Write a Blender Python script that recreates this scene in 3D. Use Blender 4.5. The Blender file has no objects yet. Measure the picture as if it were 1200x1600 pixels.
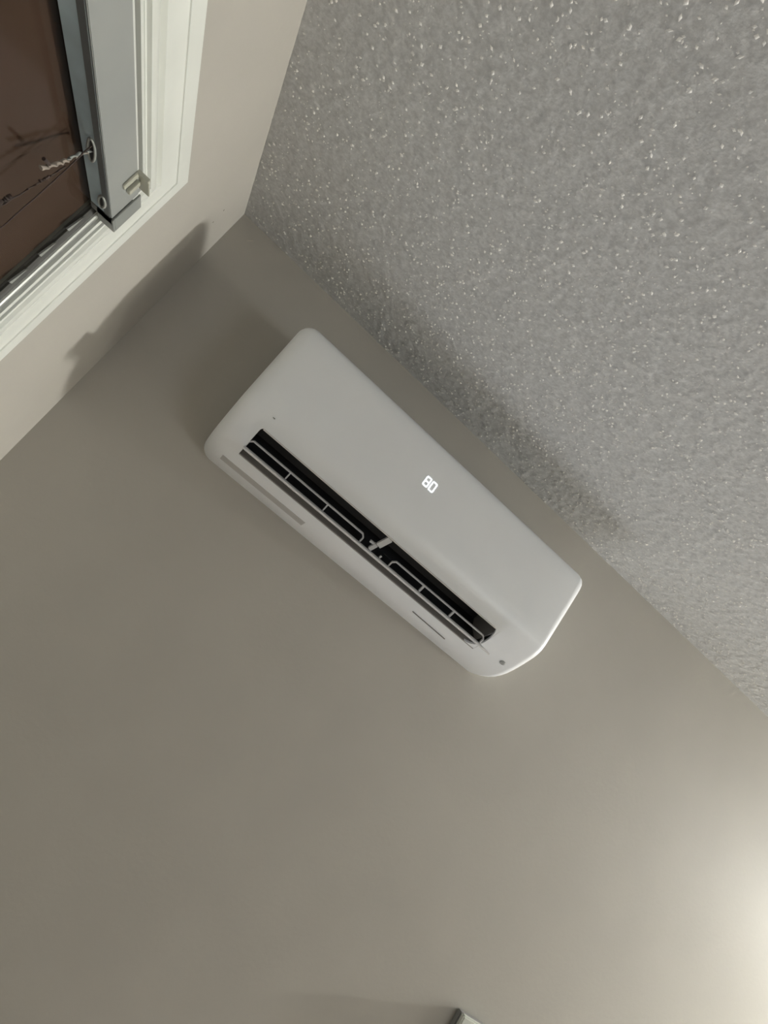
import bpy, bmesh, math, random
import numpy as np
from mathutils import Matrix, Vector

random.seed(4)
rng = np.random.default_rng(4)
SC = bpy.context.scene
COL = SC.collection
H = 2.44                      # ceiling height; heights below are given relative to the ceiling

# ------------------------------------------------------------------ camera
R = [[0.7305561, -0.35768098, 0.58168042],
     [0.63479945, 0.04183878, -0.77154337],
     [0.25162959, 0.93290612, 0.25762126]]
cam_d = bpy.data.cameras.new('camera')
cam = bpy.data.objects.new('camera', cam_d)
COL.objects.link(cam)
m = Matrix(((R[0][0], -R[1][0], -R[2][0], 0.29066),
            (R[0][1], -R[1][1], -R[2][1], -1.3),
            (R[0][2], -R[1][2], -R[2][2], H - 0.65398),
            (0, 0, 0, 1)))
cam.matrix_world = m
cam_d.sensor_fit = 'VERTICAL'
cam_d.sensor_height = 24.0
cam_d.lens = 24.0 * 960.44 / 1600.0
cam_d.clip_start = 0.02
SC.camera = cam

# ------------------------------------------------------------------ world, lamps, exposure
w = bpy.data.worlds.new('night')
SC.world = w
w.use_nodes = True
w.node_tree.nodes['Background'].inputs[0].default_value = (0.075, 0.046, 0.033, 1)
w.node_tree.nodes['Background'].inputs[1].default_value = 1.0

def point(name, loc, power, col, rad):
    d = bpy.data.lights.new(name, 'POINT'); d.energy = power; d.color = col; d.shadow_soft_size = rad
    o = bpy.data.objects.new(name, d); COL.objects.link(o); o.location = loc
    return o
def area(name, loc, target, power, col, sx, sy):
    d = bpy.data.lights.new(name, 'AREA'); d.energy = power; d.color = col
    d.shape = 'RECTANGLE'; d.size = sx; d.size_y = sy
    o = bpy.data.objects.new(name, d); COL.objects.link(o); o.location = loc
    o.rotation_euler = (Vector(target) - Vector(loc)).to_track_quat('-Z', 'Y').to_euler()
    return o
# the wall lamp out of frame to the right, close to the wall
point('wall_lamp_light', (4.0, -0.22, H - 0.20), 255.0, (1.0, 0.99, 0.94), 0.045)
point('right_fill_light', (3.15, -0.62, H - 1.0), 22.0, (1.0, 0.99, 0.90), 0.22)  # added soft fill for the lower right wall, not a known lamp
# added upward fill under the unit, for the ceiling and the shadow there
d = bpy.data.lights.new('up_fill_light', 'SPOT'); d.energy = 34.0; d.color = (0.90, 0.94, 1.0)
d.spot_size = math.radians(66); d.spot_blend = 1.0; d.shadow_soft_size = 0.28
o = bpy.data.objects.new('up_fill_light', d); COL.objects.link(o); o.location = (0.80, -0.22, H - 2.2)
o.rotation_euler = (Vector((1.05, -0.9, H)) - o.location).to_track_quat('-Z', 'Y').to_euler()
# added fill light behind the camera, no known lamp there
area('room_fill_light', (2.2, -2.7, H - 0.42), (1.0, 0.0, H - 0.1), 7.2, (0.86, 0.93, 1.0), 0.8, 0.5)
SC.view_settings.view_transform = 'Standard'
SC.view_settings.look = 'None'
SC.view_settings.gamma = 1.0
SC.view_settings.exposure = 0.08
SC.view_settings.use_curve_mapping = False

# ------------------------------------------------------------------ materials
def mat(name, col, rough=0.5, spec=0.5, metal=0.0, coat=0.0):
    m = bpy.data.materials.new(name); m.use_nodes = True
    b = m.node_tree.nodes['Principled BSDF']
    b.inputs['Base Color'].default_value = (*col, 1)
    b.inputs['Roughness'].default_value = rough
    b.inputs['Specular IOR Level'].default_value = spec
    b.inputs['Metallic'].default_value = metal
    b.inputs['Coat Weight'].default_value = coat
    return m, m.node_tree, b
def add_noise(nt, b, c1, c2, scale, bump=0.0, bscale=200.0, detail=3, dist=0.001):
    tc = nt.nodes.new('ShaderNodeTexCoord')
    n = nt.nodes.new('ShaderNodeTexNoise'); n.inputs['Scale'].default_value = scale; n.inputs['Detail'].default_value = detail
    nt.links.new(tc.outputs['Object'], n.inputs['Vector'])
    r = nt.nodes.new('ShaderNodeValToRGB')
    r.color_ramp.elements[0].position = 0.35; r.color_ramp.elements[1].position = 0.65
    r.color_ramp.elements[0].color = (*c1, 1); r.color_ramp.elements[1].color = (*c2, 1)
    nt.links.new(n.outputs['Fac'], r.inputs['Fac'])
    nt.links.new(r.outputs['Color'], b.inputs['Base Color'])
    if bump:
        n2 = nt.nodes.new('ShaderNodeTexNoise'); n2.inputs['Scale'].default_value = bscale; n2.inputs['Detail'].default_value = 2
        nt.links.new(tc.outputs['Object'], n2.inputs['Vector'])
        bp = nt.nodes.new('ShaderNodeBump'); bp.inputs['Strength'].default_value = bump; bp.inputs['Distance'].default_value = dist
        nt.links.new(n2.outputs['Fac'], bp.inputs['Height'])
        nt.links.new(bp.outputs['Normal'], b.inputs['Normal'])

WALL = (0.427, 0.408, 0.367)
M_wall, nt, b = mat('wall_paint', WALL, 0.62, 0.3)
add_noise(nt, b, tuple(c * 0.975 for c in WALL), tuple(c * 1.02 for c in WALL), 5.0, 0.25, 90.0)
CEIL = (0.555, 0.56, 0.56)
M_ceil, nt, b = mat('ceiling_texture_paint', CEIL, 0.7, 0.35)
add_noise(nt, b, tuple(c * 0.90 for c in CEIL), tuple(c * 1.10 for c in CEIL), 160.0, 0.4, 260.0, 4, 0.0015)
M_fleck, _, _ = mat('glitter_fleck', (0.95, 0.94, 0.90), 0.25, 1.0)
M_floor, nt, b = mat('floor_boards', (0.30, 0.24, 0.19), 0.5)
add_noise(nt, b, (0.13, 0.10, 0.08), (0.17, 0.135, 0.105), 3.0)
M_ac, nt, b = mat('white_plastic', (0.83, 0.82, 0.80), 0.32, 0.5)
add_noise(nt, b, (0.86, 0.88, 0.90), (0.88, 0.90, 0.92), 8.0, 0.05, 700.0, 2, 0.0003)
M_ac_dull, _, _ = mat('shell_plastic', (0.74, 0.73, 0.71), 0.45)
M_duct, nt, b = mat('duct_shade', (0.035, 0.035, 0.040), 0.5)  # dark colour stands in for the shade deep in the duct
add_noise(nt, b, (0.030, 0.029, 0.033), (0.038, 0.039, 0.043), 20.0)
M_floorlip, _, _ = mat('duct_lit_grey', (0.33, 0.32, 0.31), 0.5)  # lighter grey puts the light on the duct's floor and end into the colour
M_louver, _, _ = mat('louver_plastic', (0.72, 0.71, 0.71), 0.4)
M_slot, _, _ = mat('slot_dark', (0.16, 0.155, 0.15), 0.6)
M_screw, _, _ = mat('screw_cap', (0.36, 0.37, 0.36), 0.15, 0.8)
M_digit, nt, b = mat('digit_light', (0.9, 0.95, 1.0), 0.4)
b.inputs['Emission Color'].default_value = (0.90, 0.95, 1.0, 1); b.inputs['Emission Strength'].default_value = 1.6
M_trim, nt, b = mat('trim_white', (0.66, 0.68, 0.63), 0.35)
add_noise(nt, b, (0.69, 0.71, 0.665), (0.73, 0.75, 0.705), 12.0)
M_vinyl, _, _ = mat('vinyl_white', (0.68, 0.70, 0.66), 0.3)
M_vinylgrey, _, _ = mat('vinyl_grey_channel', (0.26, 0.27, 0.255), 0.45)
M_gasket, _, _ = mat('gasket_dark', (0.055, 0.055, 0.05), 0.6)
M_rail, nt, b = mat('headrail_front', (0.36, 0.37, 0.345), 0.4)
add_noise(nt, b, (0.285, 0.300, 0.290), (0.315, 0.328, 0.312), 9.0)
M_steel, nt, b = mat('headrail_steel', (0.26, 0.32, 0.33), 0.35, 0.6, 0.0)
add_noise(nt, b, (0.36, 0.47, 0.52), (0.62, 0.80, 0.88), 9.0)  # pale blue blotches put reflected outdoor light into the steel's colour
M_lip, _, _ = mat('headrail_lip', (0.14, 0.155, 0.16), 0.45)
M_bracket, _, _ = mat('bracket_grey', (0.25, 0.265, 0.25), 0.4)
M_ring, _, _ = mat('grommet_plastic', (0.34, 0.36, 0.34), 0.3)
M_dark, _, _ = mat('hole_dark', (0.03, 0.03, 0.03), 0.7)
M_cord, _, _ = mat('cord_pale', (0.30, 0.26, 0.22), 0.8)
M_corddark, _, _ = mat('cord_dark', (0.045, 0.03, 0.025), 0.8)
M_clip, nt, b = mat('clip_plastic', (0.62, 0.62, 0.52), 0.2, 0.6)
b.inputs['Transmission Weight'].default_value = 0.25
M_mark, _, _ = mat('chip_dark', (0.20, 0.18, 0.15), 0.8)
M_boxw, _, _ = mat('box_white', (0.62, 0.64, 0.58), 0.35)
M_boxg, _, _ = mat('box_grey', (0.24, 0.24, 0.235), 0.5)
M_glass = bpy.data.materials.new('window_glass'); M_glass.use_nodes = True
nt = M_glass.node_tree; nt.nodes.clear()
out = nt.nodes.new('ShaderNodeOutputMaterial'); mx = nt.nodes.new('ShaderNodeMixShader')
tr = nt.nodes.new('ShaderNodeBsdfTransparent'); tr.inputs[0].default_value = (0.85, 0.85, 0.83, 1)
gl = nt.nodes.new('ShaderNodeBsdfGlossy'); gl.inputs['Roughness'].default_value = 0.12
fr = nt.nodes.new('ShaderNodeFresnel'); fr.inputs['IOR'].default_value = 1.28
geo = nt.nodes.new('ShaderNodeNewGeometry'); mu = nt.nodes.new('ShaderNodeMath'); mu.operation = 'MULTIPLY'
sb = nt.nodes.new('ShaderNodeMath'); sb.operation = 'SUBTRACT'; sb.inputs[0].default_value = 1.0
nt.links.new(geo.outputs['Backfacing'], sb.inputs[1]); nt.links.new(sb.outputs[0], mu.inputs[0]); nt.links.new(fr.outputs[0], mu.inputs[1])
nt.links.new(mu.outputs[0], mx.inputs[0]); nt.links.new(tr.outputs[0], mx.inputs[1]); nt.links.new(gl.outputs[0], mx.inputs[2])
nt.links.new(mx.outputs[0], out.inputs[0])

# ------------------------------------------------------------------ helpers
def mesh_obj(name, verts, faces, mt, parent=None, smooth=False, kind=None, angle=None):
    me = bpy.data.meshes.new(name)
    me.from_pydata([tuple(v) for v in verts], [], faces)
    bm = bmesh.new(); bm.from_mesh(me); bmesh.ops.recalc_face_normals(bm, faces=bm.faces); bm.to_mesh(me); bm.free()
    me.materials.append(mt)
    if smooth:
        me.shade_smooth()
        if angle: me.set_sharp_from_angle(angle=math.radians(angle))
    o = bpy.data.objects.new(name, me); COL.objects.link(o)
    if parent: o.parent = parent
    if kind: o['kind'] = kind
    return o
def box_vf(x0, x1, y0, y1, z0, z1, base=0):
    v = [(x0, y0, z0), (x1, y0, z0), (x1, y1, z0), (x0, y1, z0), (x0, y0, z1), (x1, y0, z1), (x1, y1, z1), (x0, y1, z1)]
    f = [(0, 3, 2, 1), (4, 5, 6, 7), (0, 1, 5, 4), (1, 2, 6, 5), (2, 3, 7, 6), (3, 0, 4, 7)]
    return v, [tuple(i + base for i in q) for q in f]
def boxes(name, lst, mt, parent=None, bevel=0.0, kind=None):
    V, F = [], []
    for bx in lst:
        v, f = box_vf(*bx, base=len(V)); V += v; F += f
    me = bpy.data.meshes.new(name); me.from_pydata(V, [], F)
    if bevel:
        bm = bmesh.new(); bm.from_mesh(me)
        bmesh.ops.bevel(bm, geom=list(bm.edges), offset=bevel, segments=2, affect='EDGES')
        bmesh.ops.recalc_face_normals(bm, faces=bm.faces); bm.to_mesh(me); bm.free()
        me.shade_smooth(); me.set_sharp_from_angle(angle=math.radians(40))
    me.materials.append(mt)
    o = bpy.data.objects.new(name, me); COL.objects.link(o)
    if parent: o.parent = parent
    if kind: o['kind'] = kind
    return o
def thing(name, label, cat, loc):
    o = bpy.data.objects.new(name, None); COL.objects.link(o); o.empty_display_size = 0.05
    o.location = loc; o['label'] = label; o['category'] = cat
    return o
def reparent(o, root):          # keep the world place of a part built in world space
    o.parent = root; o.matrix_parent_inverse = Matrix.Translation(root.location).inverted()
def tube(name, pts, r, mt, parent=None, n=8, twist=0.0):
    V, F = [], []
    P = [Vector(p) for p in pts]
    for i, p in enumerate(P):
        t = (P[min(i + 1, len(P) - 1)] - P[max(i - 1, 0)]).normalized()
        a = t.cross(Vector((0, 0.3, 1))).normalized(); b2 = t.cross(a)
        for k in range(n):
            an = 2 * math.pi * k / n + twist * i
            rr = r * (1 + (0.25 * math.cos(2 * an - twist * i * 3) if twist else 0))
            V.append(p + a * math.cos(an) * rr + b2 * math.sin(an) * rr)
    for i in range(len(P) - 1):
        for k in range(n):
            F.append((i * n + k, i * n + (k + 1) % n, (i + 1) * n + (k + 1) % n, (i + 1) * n + k))
    F.append(tuple(range(n))); F.append(tuple((len(P) - 1) * n + k for k in range(n)))
    return mesh_obj(name, V, F, mt, parent, True, angle=50)

# ------------------------------------------------------------------ room shell
XR, YB = 4.6, -3.3
WY0, WY1 = -1.60, -0.480          # rough opening in the window wall (y)
WZ0, WZ1 = H - 1.60, H - 0.300
T = 0.10
boxes('wall_right', [(XR, XR + T, YB, 0, 0, H)], M_wall, kind='structure')
boxes('wall_back', [(-T, XR + T, YB - T, YB, 0, H)], M_wall, kind='structure')
wa = boxes('wall_front', [(-T, XR + T, 0, T, 0, H)], M_wall, kind='structure')
ww = boxes('wall_left', [(-T, 0, YB, WY0, 0, H), (-T, 0, WY1, 0, 0, H), (-T, 0, WY0, WY1, 0, WZ0), (-T, 0, WY0, WY1, WZ1, H)], M_wall, kind='structure')
boxes('floor', [(-T, XR + T, YB - T, T, -T, 0)], M_floor, kind='structure')

# textured ceiling: a fine relief of sprayed blobs where the camera looks, plain beyond
def make_ceiling():
    gx0, gx1, gy0, gy1, s = 0.0, 2.8, -1.72, 0.0, 0.004
    nx, ny = int((gx1 - gx0) / s) + 1, int(round((gy1 - gy0) / s)) + 1
    h = np.zeros((nx, ny))
    n = 42000
    px = rng.uniform(0, nx, n); py = rng.uniform(0, ny, n)
    rad = rng.uniform(0.7, 1.9, n); am = rng.uniform(0.0003, 0.0016, n) * rng.uniform(0.4, 1, n)
    for a, b_, r_, A_ in zip(px, py, rad, am):
        i0, i1 = max(0, int(a - 3)), min(nx, int(a + 4)); j0, j1 = max(0, int(b_ - 3)), min(ny, int(b_ + 4))
        ii = np.arange(i0, i1)[:, None]; jj = np.arange(j0, j1)[None, :]
        g = A_ * np.exp(-((ii - a) ** 2 + (jj - b_) ** 2) / (r_ * r_))
        h[i0:i1, j0:j1] = np.maximum(h[i0:i1, j0:j1], g)
    h += rng.uniform(0, 0.0003, h.shape)
    X = gx0 + np.arange(nx) * s; Y = gy0 + np.arange(ny) * s
    co = np.empty((nx, ny, 3)); co[..., 0] = X[:, None]; co[..., 1] = Y[None, :]; co[..., 2] = H - h
    idx = np.arange(nx * ny).reshape(nx, ny)
    q = np.stack([idx[:-1, :-1], idx[:-1, 1:], idx[1:, 1:], idx[1:, :-1]], -1).reshape(-1, 4)
    co = co.reshape(-1, 3); nb = len(co)
    ex = np.array([(gx1 - .004, YB, H), (XR, YB, H), (XR, 0, H), (gx1 - .004, 0, H), (0, YB, H), (gx1, YB, H), (gx1, gy0 + .004, H), (0, gy0 + .004, H),
                   (-T, YB - T, H + .02), (XR + T, YB - T, H + .02), (XR + T, T, H + .02), (-T, T, H + .02)])
    eq = np.array([(0, 3, 2, 1), (4, 7, 6, 5), (8, 11, 10, 9)]) + nb
    co = np.vstack([co, ex]); q = np.vstack([q, eq])
    me = bpy.data.meshes.new('ceiling')
    me.vertices.add(len(co)); me.vertices.foreach_set('co', co.astype(np.float32).ravel())
    me.loops.add(q.size); me.loops.foreach_set('vertex_index', q.astype(np.int32).ravel())
    me.polygons.add(len(q)); me.polygons.foreach_set('loop_start', np.arange(0, q.size, 4, dtype=np.int32))
    me.update(calc_edges=True)
    me.materials.append(M_ceil); me.shade_smooth()
    o = bpy.data.objects.new('ceiling', me); COL.objects.link(o); o['kind'] = 'structure'
    # bright flecks caught in the sprayed texture
    nf = 24000
    fx = rng.uniform(gx0 + .003, gx1, nf); fy = rng.uniform(gy0, -.003, nf); fr_ = 0.0012 + 0.0022 * rng.random(nf) ** 2.0
    base = np.array([(1, 0, 0), (0, 1, 0), (-1, 0, 0), (0, -1, 0), (0, 0, -1)], float)
    V = np.empty((nf, 5, 3))
    an = rng.uniform(0, 6.28, nf); el = rng.uniform(0.7, 1.5, nf)
    ii = np.clip(((fx - gx0) / s).round().astype(int), 0, nx - 1); jj = np.clip(((fy - gy0) / s).round().astype(int), 0, ny - 1)
    for k in range(5):
        lx = base[k, 0] * fr_ * el; ly = base[k, 1] * fr_ / el
        V[:, k, 0] = fx + lx * np.cos(an) - ly * np.sin(an)
        V[:, k, 1] = np.minimum(fy + lx * np.sin(an) + ly * np.cos(an), -0.0005)
        V[:, k, 2] = H - h[ii, jj] + 0.0004 - (0.0004 + fr_ * 0.9) * (k == 4)
    tri = np.array([(0, 1, 4), (1, 2, 4), (2, 3, 4), (3, 0, 4)])
    F = (tri[None] + (np.arange(nf) * 5)[:, None, None]).reshape(-1, 3)
    me = bpy.data.meshes.new('glitter_flecks')
    me.vertices.add(nf * 5); me.vertices.foreach_set('co', V.astype(np.float32).ravel())
    me.loops.add(F.size); me.loops.foreach_set('vertex_index', F.astype(np.int32).ravel())
    me.polygons.add(len(F)); me.polygons.foreach_set('loop_start', np.arange(0, F.size, 3, dtype=np.int32))
    me.update(calc_edges=True); me.materials.append(M_fleck)
    g = bpy.data.objects.new('glitter_flecks', me); COL.objects.link(g); g.parent = o; g['kind'] = 'stuff'
make_ceiling()

# small chips and a scratch in the paint
def chip(parent, c, u, v, ru, rv, nrm, mt=M_mark):
    V = [Vector(c) + Vector(nrm) * 0.0008]
    n = 9
    for k in range(n):
        a = 2 * math.pi * k / n; q = random.uniform(0.7, 1.2)
        V.append(Vector(c) + Vector(nrm) * 0.0002 + Vector(u) * math.cos(a) * ru * q + Vector(v) * math.sin(a) * rv * q)
    F = [(0, 1 + k, 1 + (k + 1) % n) for k in range(n)] + [tuple(range(1, n + 1))]
    return mesh_obj('paint_chip', V, F, mt, parent)
chip(ww, (0, -0.133, H - 0.091), (0, 1, 0), (0, 0, 1), 0.0035, 0.002, (1, 0, 0))
chip(ww, (0, -0.127, H - 0.121), (0, 1, 0), (0, 0, 1), 0.003, 0.002, (1, 0, 0))
M_scr, _, _ = mat('scratch_pale', (0.50, 0.46, 0.40), 0.6)
chip(wa, (0.045, 0, H - 0.036), (0.7, 0, 0.7), (-0.7, 0, 0.7), 0.008, 0.0012, (0, -1, 0), M_scr)

# ------------------------------------------------------------------ window
YO, ZO = -0.418, H - 0.235        # outer top corner of the casing, near the wall with the unit
YE, ZE = -1.66, H - 1.66          # the far side and the bottom, out of frame
def frame(name, prof, mt, parent, close=False, smooth=False):
    """mitred rectangular moulding: prof = [(inset, x), ...]"""
    V, F = [], []
    for u, x in prof:
        V += [(x, YO - u, ZO - u), (x, YE + u, ZO - u), (x, YE + u, ZE + u), (x, YO - u, ZE + u)]
    n = len(prof)
    for i in range(n if close else n - 1):
        j = (i + 1) % n
        for k in range(4):
            l = (k + 1) % 4
            F.append((i * 4 + k, i * 4 + l, j * 4 + l, j * 4 + k))
    return mesh_obj(name, V, F, mt, parent, smooth, angle=35)
win = thing('window_1', 'white vinyl window with stepped casing and dark night glass, left of the white unit', 'window', (0.0, (YO + YE) / 2, ZE))
del win['label'], win['category']
win['kind'] = 'structure'
parts = []
parts.append(frame('casing', [(0.0, 0.0), (0.0, 0.012), (0.0015, 0.0138), (0.025, 0.0140), (0.0255, 0.0125), (0.027, 0.0120), (0.048, 0.0135), (0.056, 0.0125),
                              (0.060, 0.0080), (0.064, 0.0076), (0.066, 0.0125), (0.069, 0.0150), (0.074, 0.0155), (0.079, 0.0150), (0.081, 0.0110), (0.083, 0.0105), (0.083, 0.0)], M_trim, win, close=True, smooth=True))
parts.append(frame('jamb', [(0.083, 0.0), (0.083, 0.0098), (0.086, 0.0100), (0.0875, 0.0128), (0.0905, 0.0128), (0.0915, 0.0085), (0.0915, 0.0)], M_vinyl, win, close=True))
parts.append(frame('sash_track', [(0.0915, 0.0), (0.0915, 0.0050), (0.0955, 0.0050), (0.0955, 0.0)], M_vinylgrey, win, close=True))
parts.append(frame('sash_frame', [(0.0955, 0.0), (0.0955, 0.0115), (0.0985, 0.0122), (0.1015, 0.0112), (0.1015, 0.0)], M_vinyl, win, close=True))
parts.append(frame('sash_channel', [(0.1015, 0.0), (0.1015, 0.0075), (0.1145, 0.0078), (0.1145, 0.0)], M_vinylgrey, win, close=True))
parts.append(frame('glazing_bead', [(0.1145, 0.0), (0.1145, 0.0105), (0.1165, 0.0110), (0.1182, 0.0098), (0.1182, 0.0)], M_vinyl, win, close=True))
parts.append(frame('gasket', [(0.1182, 0.0), (0.1182, 0.0075), (0.1215, 0.0062), (0.1270, 0.0052), (0.1270, 0.0)], M_gasket, win, close=True))
parts.append(frame('reveal', [(0.1270, 0.0), (0.1270, -0.04), (0.110, -0.045), (0.06, -0.045)], M_vinylgrey, win))
gy0, gy1, gz0, gz1 = YE + .120, YO - .120, ZE + .120, ZO - .120
parts.append(boxes('pane', [(0.000, 0.004, gy0, gy1, gz0, gz1)], M_glass, win))
M_screen, nt, b = mat('insect_screen', (0.125, 0.072, 0.050), 0.8, 0.1)
add_noise(nt, b, (0.090, 0.053, 0.038), (0.108, 0.065, 0.048), 6.0)
parts.append(boxes('insect_screen', [(-0.0040, -0.0034, gy0, gy1, gz0, gz1)], M_screen, win))
# pale wedges along the gasket, reflections in the glass built as shapes
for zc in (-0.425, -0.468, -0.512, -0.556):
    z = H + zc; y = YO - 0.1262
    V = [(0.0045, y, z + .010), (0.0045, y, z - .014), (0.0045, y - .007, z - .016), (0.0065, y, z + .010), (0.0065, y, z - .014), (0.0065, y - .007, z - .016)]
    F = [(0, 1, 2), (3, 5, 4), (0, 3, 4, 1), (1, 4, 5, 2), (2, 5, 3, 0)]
    parts.append(mesh_obj('reflection_wedge', V, F, M_vinylgrey, win))
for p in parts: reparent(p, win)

# ------------------------------------------------------------------ blind headrail
HX0, HX1, HY0, HY1 = 0.0165, 0.0317, -1.52, -0.560
HB, HT = H - 0.400, H - 0.356
rail = thing('blind_headrail', 'grey metal blind headrail with cord holes across the top of the window', 'blind headrail', (0.016, (HY0 + HY1) / 2, HB))

hp = []
XB = 0.0048
hp.append(boxes('front_panel', [(0.0300, 0.0320, HY0, HY1, HB, HT)], M_rail, rail, bevel=0.0006))
hp.append(boxes('bottom_panel', [(XB, 0.0225, HY0, HY1, HB, HB + .0015)], M_steel, rail))
hp.append(boxes('bottom_lip', [(0.0225, 0.0300, HY0, HY1, HB - .0006, HB + .0015)], M_lip, rail))
hp.append(boxes('back_panel', [(XB, XB + .0012, HY0, HY1, HB + .0015, HB + .034)], M_steel, rail))
hp.append(boxes('end_bracket', [(0.0128, 0.0345, -0.560, -0.533, HB - .0015, HB + .0015), (0.0325, 0.0345, -0.560, -0.533, HB + .0015, HT + .001),
                                (0.0050, 0.0330, -0.560, -0.549, HB - .0015, HB + .0012), (0.0128, 0.0325, -0.535, -0.533, HB + .0015, HT)], M_bracket, rail, bevel=0.0004))
for gx, gy, ax, ay, rot in ((0.0172, -0.672, 0.0042, 0.0205, 0.22), (0.0215, -0.583, 0.0042, 0.0140, 0.35)):
    V, F = [], []
    N, Mn = 28, 8
    for i in range(N):
        a = 2 * math.pi * i / N
        for k in range(Mn):
            t = 2 * math.pi * k / Mn
            sx = ax + 0.0016 * math.cos(t); sy = ay + 0.0016 * math.cos(t)
            x = sx * math.cos(a); y = sy * math.sin(a)
            V.append((gx + x * math.cos(rot) - y * math.sin(rot) * 0.5, gy + y * math.cos(rot) + x * math.sin(rot), HB - 0.0006 + 0.0016 * math.sin(t)))
            F.append((i * Mn + k, i * Mn + (k + 1) % Mn, ((i + 1) % N) * Mn + (k + 1) % Mn, ((i + 1) % N) * Mn + k))
    gr = mesh_obj('grommet', V, F, M_ring, rail, True)
    V = [(gx + ax * math.cos(a) * math.cos(rot) - ay * math.sin(a) * math.sin(rot) * .5, gy + ay * math.sin(a) * math.cos(rot) + ax * math.cos(a) * math.sin(rot), HB - 0.0004) for a in [2 * math.pi * i / 20 for i in range(20)]]
    V += [(x, y, HB + .0006) for x, y, z in V]
    F = [tuple(range(20)), tuple(range(39, 19, -1))] + [(i, (i + 1) % 20, 20 + (i + 1) % 20, 20 + i) for i in range(20)]
    hl = mesh_obj('cord_hole', V, F, M_dark, rail)
    hp += [gr, hl]
for p in hp: reparent(p, rail)

# valance clip hooked over the headrail's top edge
zc = HT + .0006
clip = thing('valance_clip', 'small clear plastic clip hooked on the front of the grey blind headrail', 'clip', (0.038, -0.594, zc))
cp = [boxes('hook', [(0.0322, 0.047, -0.609, -0.604, zc - .003, zc + .0015), (0.0322, 0.0345, -0.609, -0.600, HB + .020, zc - .002)], M_clip, clip, bevel=.0005),
      boxes('tongue', [(0.0322, 0.0365, -0.594, -0.586, HB + .025, zc - .002)], M_clip, clip, bevel=.0006),
      boxes('plate', [(0.0322, 0.046, -0.604, -0.574, zc - .0008, zc + .0012)], M_clip, clip, bevel=.0004)]
for p in cp: reparent(p, clip)

# cords hanging from the cord hole
def curve_pts(a, b, n, sag, seed):
    r_ = random.Random(seed); a = Vector(a); b = Vector(b); pts = []
    for i in range(n + 1):
        t = i / n
        p = a.lerp(b, t); p.y += sag * math.sin(math.pi * t) + r_.uniform(-1, 1) * .0006; p.x += r_.uniform(-1, 1) * .0005
        pts.append(p)
    return pts
cd = thing('lift_cord', 'frayed pale twisted cord hanging out of the hole in the blind headrail', 'cord', (0.019, -0.688, H - 0.46))
q = [tube('cord_top', curve_pts((0.0175, -0.670, HB + .0005), (0.0195, -0.694, H - 0.433), 8, -0.002, 1), 0.0013, M_bracket, cd, 8, 0.9),
     tube('cord_end', curve_pts((0.0195, -0.693, H - 0.432), (0.020, -0.713, H - 0.461), 9, 0.001, 2), 0.0019, M_cord, cd, 8, 0.9),
     tube('frayed_strand', curve_pts((0.0185, -0.676, H - 0.407), (0.0190, -0.684, H - 0.422), 5, -0.002, 3), 0.0010, M_cord, cd, 6),
     tube('tail', curve_pts((0.0205, -0.709, H - 0.452), (0.0205, -0.722, H - 0.456), 4, 0.0, 4), 0.0018, M_corddark, cd, 6)]
for p in q: reparent(p, cd)
c2 = tube('thin_cord', curve_pts((0.0195, -0.684, H - 0.399), (0.020, -0.690, H - 0.620), 20, 0.006, 6), 0.0007, M_corddark)
c2['label'] = 'thin dark cord hanging straight down in front of the night glass'; c2['category'] = 'cord'
V = curve_pts((0.0205, -0.688, H - 0.436), (0.020, -0.722, H - 0.540), 12, 0.002, 7)
c3 = tube('knotted_cord', V, 0.0008, M_corddark)
c3['label'] = 'dark knotted cord with a thick end, lower left on the night glass'; c3['category'] = 'cord'
kn = tube('knot', curve_pts((0.0204, -0.711, H - 0.497), (0.0204, -0.717, H - 0.512), 6, 0.001, 8), 0.0022, M_corddark, c3, 8, 0.8)
kn2 = tube('knot', curve_pts((0.0204, -0.695, H - 0.456), (0.0204, -0.698, H - 0.466), 5, 0.001, 9), 0.0014, M_corddark, c3, 8, 0.8)

# ------------------------------------------------------------------ wall unit
X0, X1 = 0.2485, 0.996 + 0.067
PROF = [(0.0, -0.150), (0.060, -0.1505), (0.120, -0.1520), (0.160, -0.1540), (0.1720, -0.1565), (0.1810, -0.1625), (0.1870, -0.1715), (0.1895, -0.1830),
        (0.190, -0.200), (0.190, -0.240), (0.190, -0.300), (0.1900, -0.334), (0.1875, -0.350), (0.1825, -0.362), (0.1750, -0.3735),
        (0.1650, -0.3850), (0.1550, -0.3960), (0.1440, -0.4070), (0.1320, -0.4180), (0.1200, -0.4275), (0.1060, -0.4360), (0.0880, -0.4440),
        (0.0680, -0.4495), (0.0450, -0.4525), (0.0200, -0.4540), (0.0, -0.4545)]
I_TOP, I_BOT = 14, 19         # profile points at the outlet's upper and lower edge
NP = len(PROF)
def pnormals():
    P = np.array(PROF); N = np.zeros_like(P)
    for i in range(NP):
        a = P[max(i - 1, 0)]; b_ = P[min(i + 1, NP - 1)]
        t = b_ - a; t /= np.linalg.norm(t); N[i] = (-t[1], t[0])      # outward: up on top, out in front, down below
    return P, N
Pp, Nn = pnormals()
Nn[0] = (0, 1); Nn[-1] = (0, -1)
def section(inset):
    q = Pp - Nn * inset
    q[0, 0] = 0; q[-1, 0] = 0
    return q
RL, RR = 0.030, 0.024
xs, ins = [], []
for k in range(9):
    t = k / 8; a = t * math.pi / 2
    xs.append(X0 + RL * (1 - math.sin(a))); ins.append(RL * (1 - math.cos(a)))
xs, ins = xs[::-1], ins[::-1]           # from the end face inwards
xs = [X0 + RL * (1 - math.cos(k / 8 * math.pi / 2)) for k in range(9)]
ins = [RL * (1 - math.sin(k / 8 * math.pi / 2)) for k in range(9)]
OX0, OX1 = 0.3125, 0.952
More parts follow.
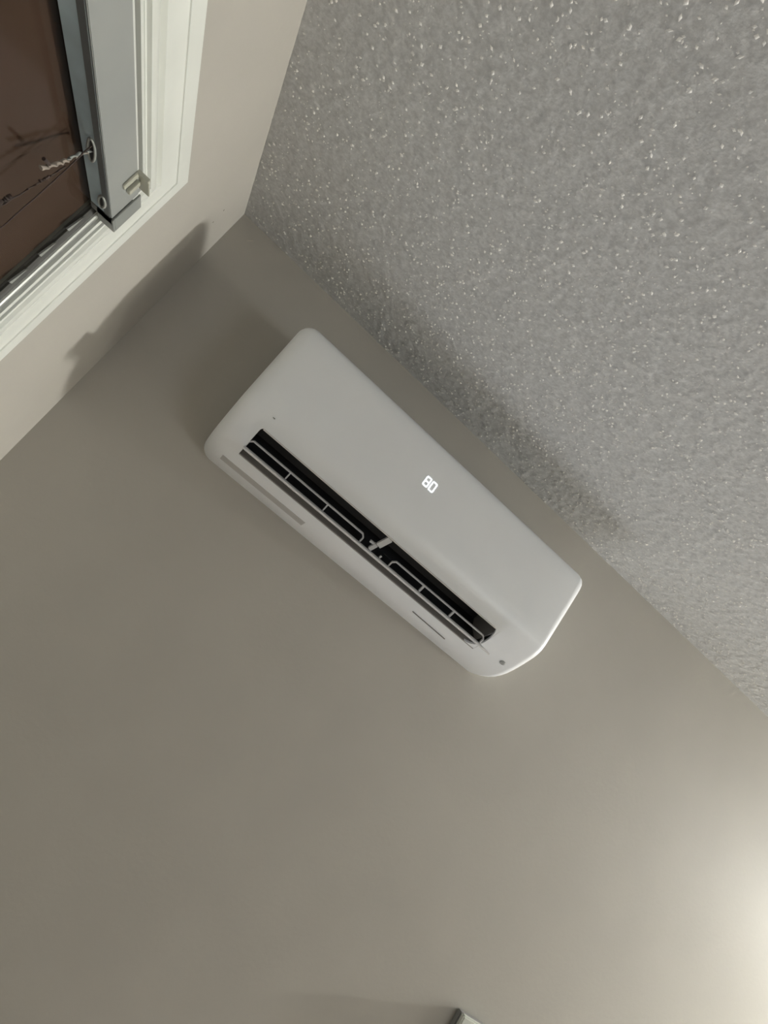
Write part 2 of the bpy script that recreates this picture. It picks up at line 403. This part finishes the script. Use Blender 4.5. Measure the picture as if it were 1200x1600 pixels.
mid = [OX0, OX0 + .004] + list(np.linspace(0.35, 0.90, 12)) + [OX1 - .022, OX1 - .010, OX1]
xr = [X1 - RR * (1 - math.cos(k / 8 * math.pi / 2)) for k in range(8, -1, -1)]
ir = [RR * (1 - math.sin(k / 8 * math.pi / 2)) for k in range(8, -1, -1)]
XS = xs + mid + xr; IN = ins + [0.0] * len(mid) + ir
VV = []
for x, i_ in zip(XS, IN):
    for d, z in section(i_): VV.append((x, -d, H + z))
def vid(s, p): return s * NP + p
iox0 = len(xs); iox1 = len(xs) + len(mid) - 1
def shell_faces(p0, p1):
    F = []
    for s_ in range(len(XS) - 1):
        for p in range(p0, p1):
            if I_TOP <= p < I_BOT and iox0 <= s_ < iox1: continue
            F.append((vid(s_, p), vid(s_, p + 1), vid(s_ + 1, p + 1), vid(s_ + 1, p)))
    return F
def sub(name, faces, mt, parent, extra=None, ang=None):
    used = sorted({i for f in faces for i in f}); mp = {i: k for k, i in enumerate(used)}
    return mesh_obj(name, [VV[i] for i in used], [tuple(mp[i] for i in f) for f in faces], mt, parent, True, angle=ang)
ac = thing('air_conditioner', 'white wall-mounted split air conditioner with open louver below the ceiling', 'air conditioner', ((X0 + X1) / 2, 0, H - 0.4545))
ap = []
SEAM = 13
body = shell_faces(0, NP - 1)
caps = [tuple(vid(0, p) for p in range(NP)), tuple(vid(len(XS) - 1, p) for p in range(NP - 1, -1, -1))]
ap.append(sub('housing', body + caps, M_ac, ac, ang=50))

# rounded corners that close the ends of the outlet
def prof_at(t):               # t 0..1 from the outlet's upper edge to its lower one
    f = I_TOP + t * (I_BOT - I_TOP); i = min(int(f), I_BOT - 1); f -= i
    return Pp[i] * (1 - f) + Pp[i + 1] * f, (Nn[i] * (1 - f) + Nn[i + 1] * f)
def outlet_pt(x, t, inset=0.0):
    p, n = prof_at(t); p = p - n * inset
    return (x, -p[0], H + p[1])
def corner_fill(xa, ta, r, rt, sx, st):
    # corner at (xa, ta); fills between the square corner and an arc
    N = 7; V = []
    for ins_ in (0.0002, 0.006):
        V.append(outlet_pt(xa, ta, ins_))
        for k in range(N):
            a = math.pi / 2 * k / (N - 1)
            V.append(outlet_pt(xa + sx * r * (1 - math.cos(a)), ta + st * rt * (1 - math.sin(a)), ins_))
    n = N + 1; F = []
    for k in range(1, N):
        F.append((0, k, k + 1)); F.append((n, n + k + 1, n + k)); F.append((k, k + 1, n + k + 1, n + k))
    return V, F
for xa, ta, r, rt, sx, st in ((OX1, 0, .016, .55, -1, 1), (OX1, 1, .030, .45, -1, -1), (OX0, 0, .006, .12, 1, 1)):
    V, F = corner_fill(xa, ta, r, rt, sx, st)
    ap.append(mesh_obj('outlet_corner', V, F, M_ac, ac))

# the duct behind the outlet
dk = [tuple(Pp[I_TOP]), (0.1660, -0.3690), (0.1500, -0.3560), (0.1000, -0.3300), (0.0600, -0.3350), (0.0500, -0.3600), (0.0700, -0.3850), (0.1080, -0.4100)]
V = []
for x in (OX0, OX1):
    for d, z in dk: V.append((x, -d, H + z))
n = len(dk)
F = [(i, i + 1, n + i + 1, n + i) for i in range(1, n - 1)] + [tuple(range(n)), tuple(range(2 * n - 1, n - 1, -1))]
ap.append(mesh_obj('duct', V, F, M_duct, ac))
V = [(x, -(0.115 + (d - 0.115) * 0.97), H - 0.372 + (z + 0.372) * 0.96) for x in (OX1 - .003, OX1 - .001) for d, z in dk]
F = [tuple(range(n)), tuple(range(2 * n - 1, n - 1, -1))] + [(i, (i + 1) % n, n + (i + 1) % n, n + i) for i in range(n)]
ap.append(mesh_obj('duct_end_wall', V, F, M_floorlip, ac))
# upper and lower lips of the duct; the lower grey stands for lit plastic
def strip(name, pts, xa, xb, mt):
    V = [(xa, -d, H + z) for d, z in pts] + [(xb, -d, H + z) for d, z in pts]
    k = len(pts)
    F = [(i, i + 1, k + i + 1, k + i) for i in range(k - 1)]
    F.append((k - 1, 0, k, 2 * k - 1)); F.append(tuple(range(k))); F.append(tuple(range(2 * k - 1, k - 1, -1)))
    return mesh_obj(name, V, F, mt, ac)
ap.append(strip('upper_lip', [(0.1745, -0.3737), (0.1660, -0.3690), (0.1640, -0.3700), (0.1722, -0.3757)], OX0 + .004, OX1 - .012, M_ac_dull))
ap.append(strip('lower_lip', [(0.1200, -0.4277), (0.1080, -0.4100), (0.1060, -0.4115), (0.1180, -0.4290)], OX0, OX1, M_floorlip))
# groove above the outlet
ap.append(strip('outlet_groove', [(0.1818, -0.3605), (0.1800, -0.3650), (0.1790, -0.3645), (0.1806, -0.3602)], OX0 + .03, OX1 - .05, M_ac_dull))

# louver: a blade with cross ribs, in two halves on a middle bearing
LB = (0.1345, -0.4125)        # blade edge near the room
LU = (0.1430, -0.3965)        # upper rail
def bar(name, a, b_, r1, r2, mt, parent):
    """box bar between two (x, d, z) points, r1 across in the view plane, r2 in depth"""
    A = Vector((a[0], -a[1], H + a[2])); B = Vector((b_[0], -b_[1], H + b_[2]))
    t = (B - A).normalized(); nrm = Vector((0, -0.78, -0.62)); u = t.cross(nrm).normalized(); v = u.cross(t).normalized()
    V = []
    for P_ in (A, B):
        for su, sv in ((-1, -1), (1, -1), (1, 1), (-1, 1)): V.append(P_ + u * r1 * su + v * r2 * sv)
    F = [(0, 1, 2, 3), (7, 6, 5, 4), (0, 4, 5, 1), (1, 5, 6, 2), (2, 6, 7, 3), (3, 7, 4, 0)]
    return mesh_obj(name, V, F, mt, parent)
V = []
for x in (0.3100, 0.9450):
    for d_, z_ in ((0.130, -0.4110), (0.1600, -0.4185), (0.1930, -0.4272), (0.1955, -0.4284), (0.1950, -0.4308), (0.1925, -0.4312), (0.1590, -0.4222), (0.130, -0.4150)):
        V.append((x, -d_, H + z_))
F = [(i, (i + 1) % 8, 8 + (i + 1) % 8, 8 + i) for i in range(8)] + [tuple(range(8)), tuple(range(15, 7, -1))]
ap.append(mesh_obj('louver_blade', V, F, M_louver, ac))
for xa, xb, ribs, rr in ((0.3120, 0.6010, (0.4085, 0.5035), 0.0013), (0.6800, 0.9480, (0.7660, 0.8540), 0.0022)):
    e = 0.006
    ap.append(bar('upper_rail', (xa + e, *LU), (xb - e, *LU), 0.0014, 0.0022, M_louver, ac))
    def lerp(t): return (LB[0] + (LU[0] - LB[0]) * t, LB[1] + (LU[1] - LB[1]) * t)
    for x_, sg in ((xa, 1), (xb, -1)):
        ap.append(bar('end_rib', (x_, *lerp(0.1)), (x_, *lerp(0.68)), 0.0014, 0.0022, M_louver, ac))
        ap.append(bar('corner_rib', (x_, *lerp(0.66)), (x_ + sg * e * 1.05, *lerp(1.0)), 0.0014, 0.0022, M_louver, ac))
    for x_ in ribs:
        ap.append(bar('cross_rib', (x_, *lerp(0.1)), (x_ , *lerp(0.97)), rr, 0.0022, M_louver, ac))
# the middle bearing
ap.append(bar('bearing_arm', (0.6400, 0.1680, -0.3745), (0.6330, 0.1500, -0.3960), 0.0062, 0.0035, M_louver, ac))
ap.append(bar('bearing_pivot', (0.6300, 0.1480, -0.3965), (0.6260, 0.1370, -0.4100), 0.0042, 0.0035, M_louver, ac))
ap.append(bar('bearing_tab', (0.6330, 0.1470, -0.3975), (0.6150, 0.1450, -0.3985), 0.0022, 0.0025, M_louver, ac))
ap.append(bar('bearing_tab', (0.6550, 0.1380, -0.4060), (0.6540, 0.1360, -0.4110), 0.0016, 0.0025, M_louver, ac))
# pin at the blade's right end
ap.append(bar('pivot_pin', (0.9440, 0.1850, -0.4275), (0.9520, 0.1860, -0.4285), 0.0014, 0.0014, M_louver, ac))
# screw cap near the right end
N = 14; V = []; F = []
c0, nn = prof_at(0.72)
uu = Vector((1, 0, 0)); nrm = Vector((0, -nn[0], nn[1])).normalized(); vv = nrm.cross(uu)
cc = Vector((1.020, -c0[0], H + c0[1]))
for rad_, off in ((0.0078, -0.0015), (0.0078, 0.0006), (0.0062, 0.0022), (0.003, 0.003)):
    for k in range(N):
        a = 2 * math.pi * k / N
        V.append(cc + uu * math.cos(a) * rad_ + vv * math.sin(a) * rad_ * 0.75 + nrm * off)
for r_ in range(3):
    for k in range(N): F.append((r_ * N + k, r_ * N + (k + 1) % N, (r_ + 1) * N + (k + 1) % N, (r_ + 1) * N + k))
F.append(tuple(3 * N + k for k in range(N))); F.append(tuple(range(N)))
ap.append(mesh_obj('screw_cap', V, F, M_screw, ac, True, angle=60))
ap.append(boxes('panel_mark', [(0.3155, 0.3200, -0.1895, -0.1870, H - 0.3500, H - 0.3488)], M_slot, ac))
# slots on the underside
def under(x0, x1, ia, ib, name, mt, off=0.0007):
    a = Pp[ia] ; b_ = Pp[ib]; na, nb_ = Nn[ia], Nn[ib]
    V = []
    for x in (x0, x1):
        for p, n_ in ((a, na), (b_, nb_)):
            for o_ in (-0.002, off): q_ = p + n_ * o_; V.append((x, -q_[0], H + q_[1]))
    F = [(0, 1, 3, 2), (4, 6, 7, 5), (1, 5, 7, 3), (0, 2, 6, 4), (0, 4, 5, 1), (2, 3, 7, 6)]
    return mesh_obj(name, V, F, mt, ac)
M_grip, _, _ = mat('grip_plastic', (0.52, 0.51, 0.50), 0.5)
ap.append(under(0.292, 0.500, 21, 22, 'underside_grip', M_grip))
ap.append(bar('underside_seam', (0.800, 0.0890, -0.4440), (0.900, 0.0860, -0.4455), 0.0010, 0.0010, M_slot, ac))
# seven-segment display: 8 and 0
def digit(cx, cz, segs, w_=0.0052, h_=0.0098, t_=0.00118):
    L = []
    yy = (-0.1907, -0.1897)
    def hseg(z): L.append((cx - w_, cx + w_, yy[0], yy[1], H + z - t_, H + z + t_))
    def vseg(x, z0, z1): L.append((x - t_, x + t_, yy[0], yy[1], H + z0, H + z1))
    if 'a' in segs: hseg(cz + h_)
    if 'g' in segs: hseg(cz)
    if 'd' in segs: hseg(cz - h_)
    for s_, x, z0, z1 in (('f', cx - w_, cz, cz + h_), ('b', cx + w_, cz, cz + h_), ('e', cx - w_, cz - h_, cz), ('c', cx + w_, cz - h_, cz)):
        if s_ in segs: vseg(x, z0 + t_ * .3, z1 - t_ * .3)
    return L
ap.append(boxes('display_digit', digit(0.6235, -0.2415, 'abcdefg'), M_digit, ac))
ap.append(boxes('display_digit', digit(0.6395, -0.2420, 'abcdef'), M_digit, ac))
for p in ap: reparent(p, ac)

# ------------------------------------------------------------------ box on the wall at the frame's lower edge
bx = thing('wall_box', 'white and grey box on the wall, only its corner showing at the bottom edge', 'box', (1.545, 0, H - 1.19))
q = [boxes('back_box', [(1.489, 1.600, -0.016, 0.0, H - 1.190, H - 1.0675)], M_boxg, bx, bevel=.002),
     boxes('cover', [(1.489, 1.604, -0.030, -0.016, H - 1.194, H - 1.0660)], M_boxw, bx, bevel=.003)]
for p in q: reparent(p, bx)
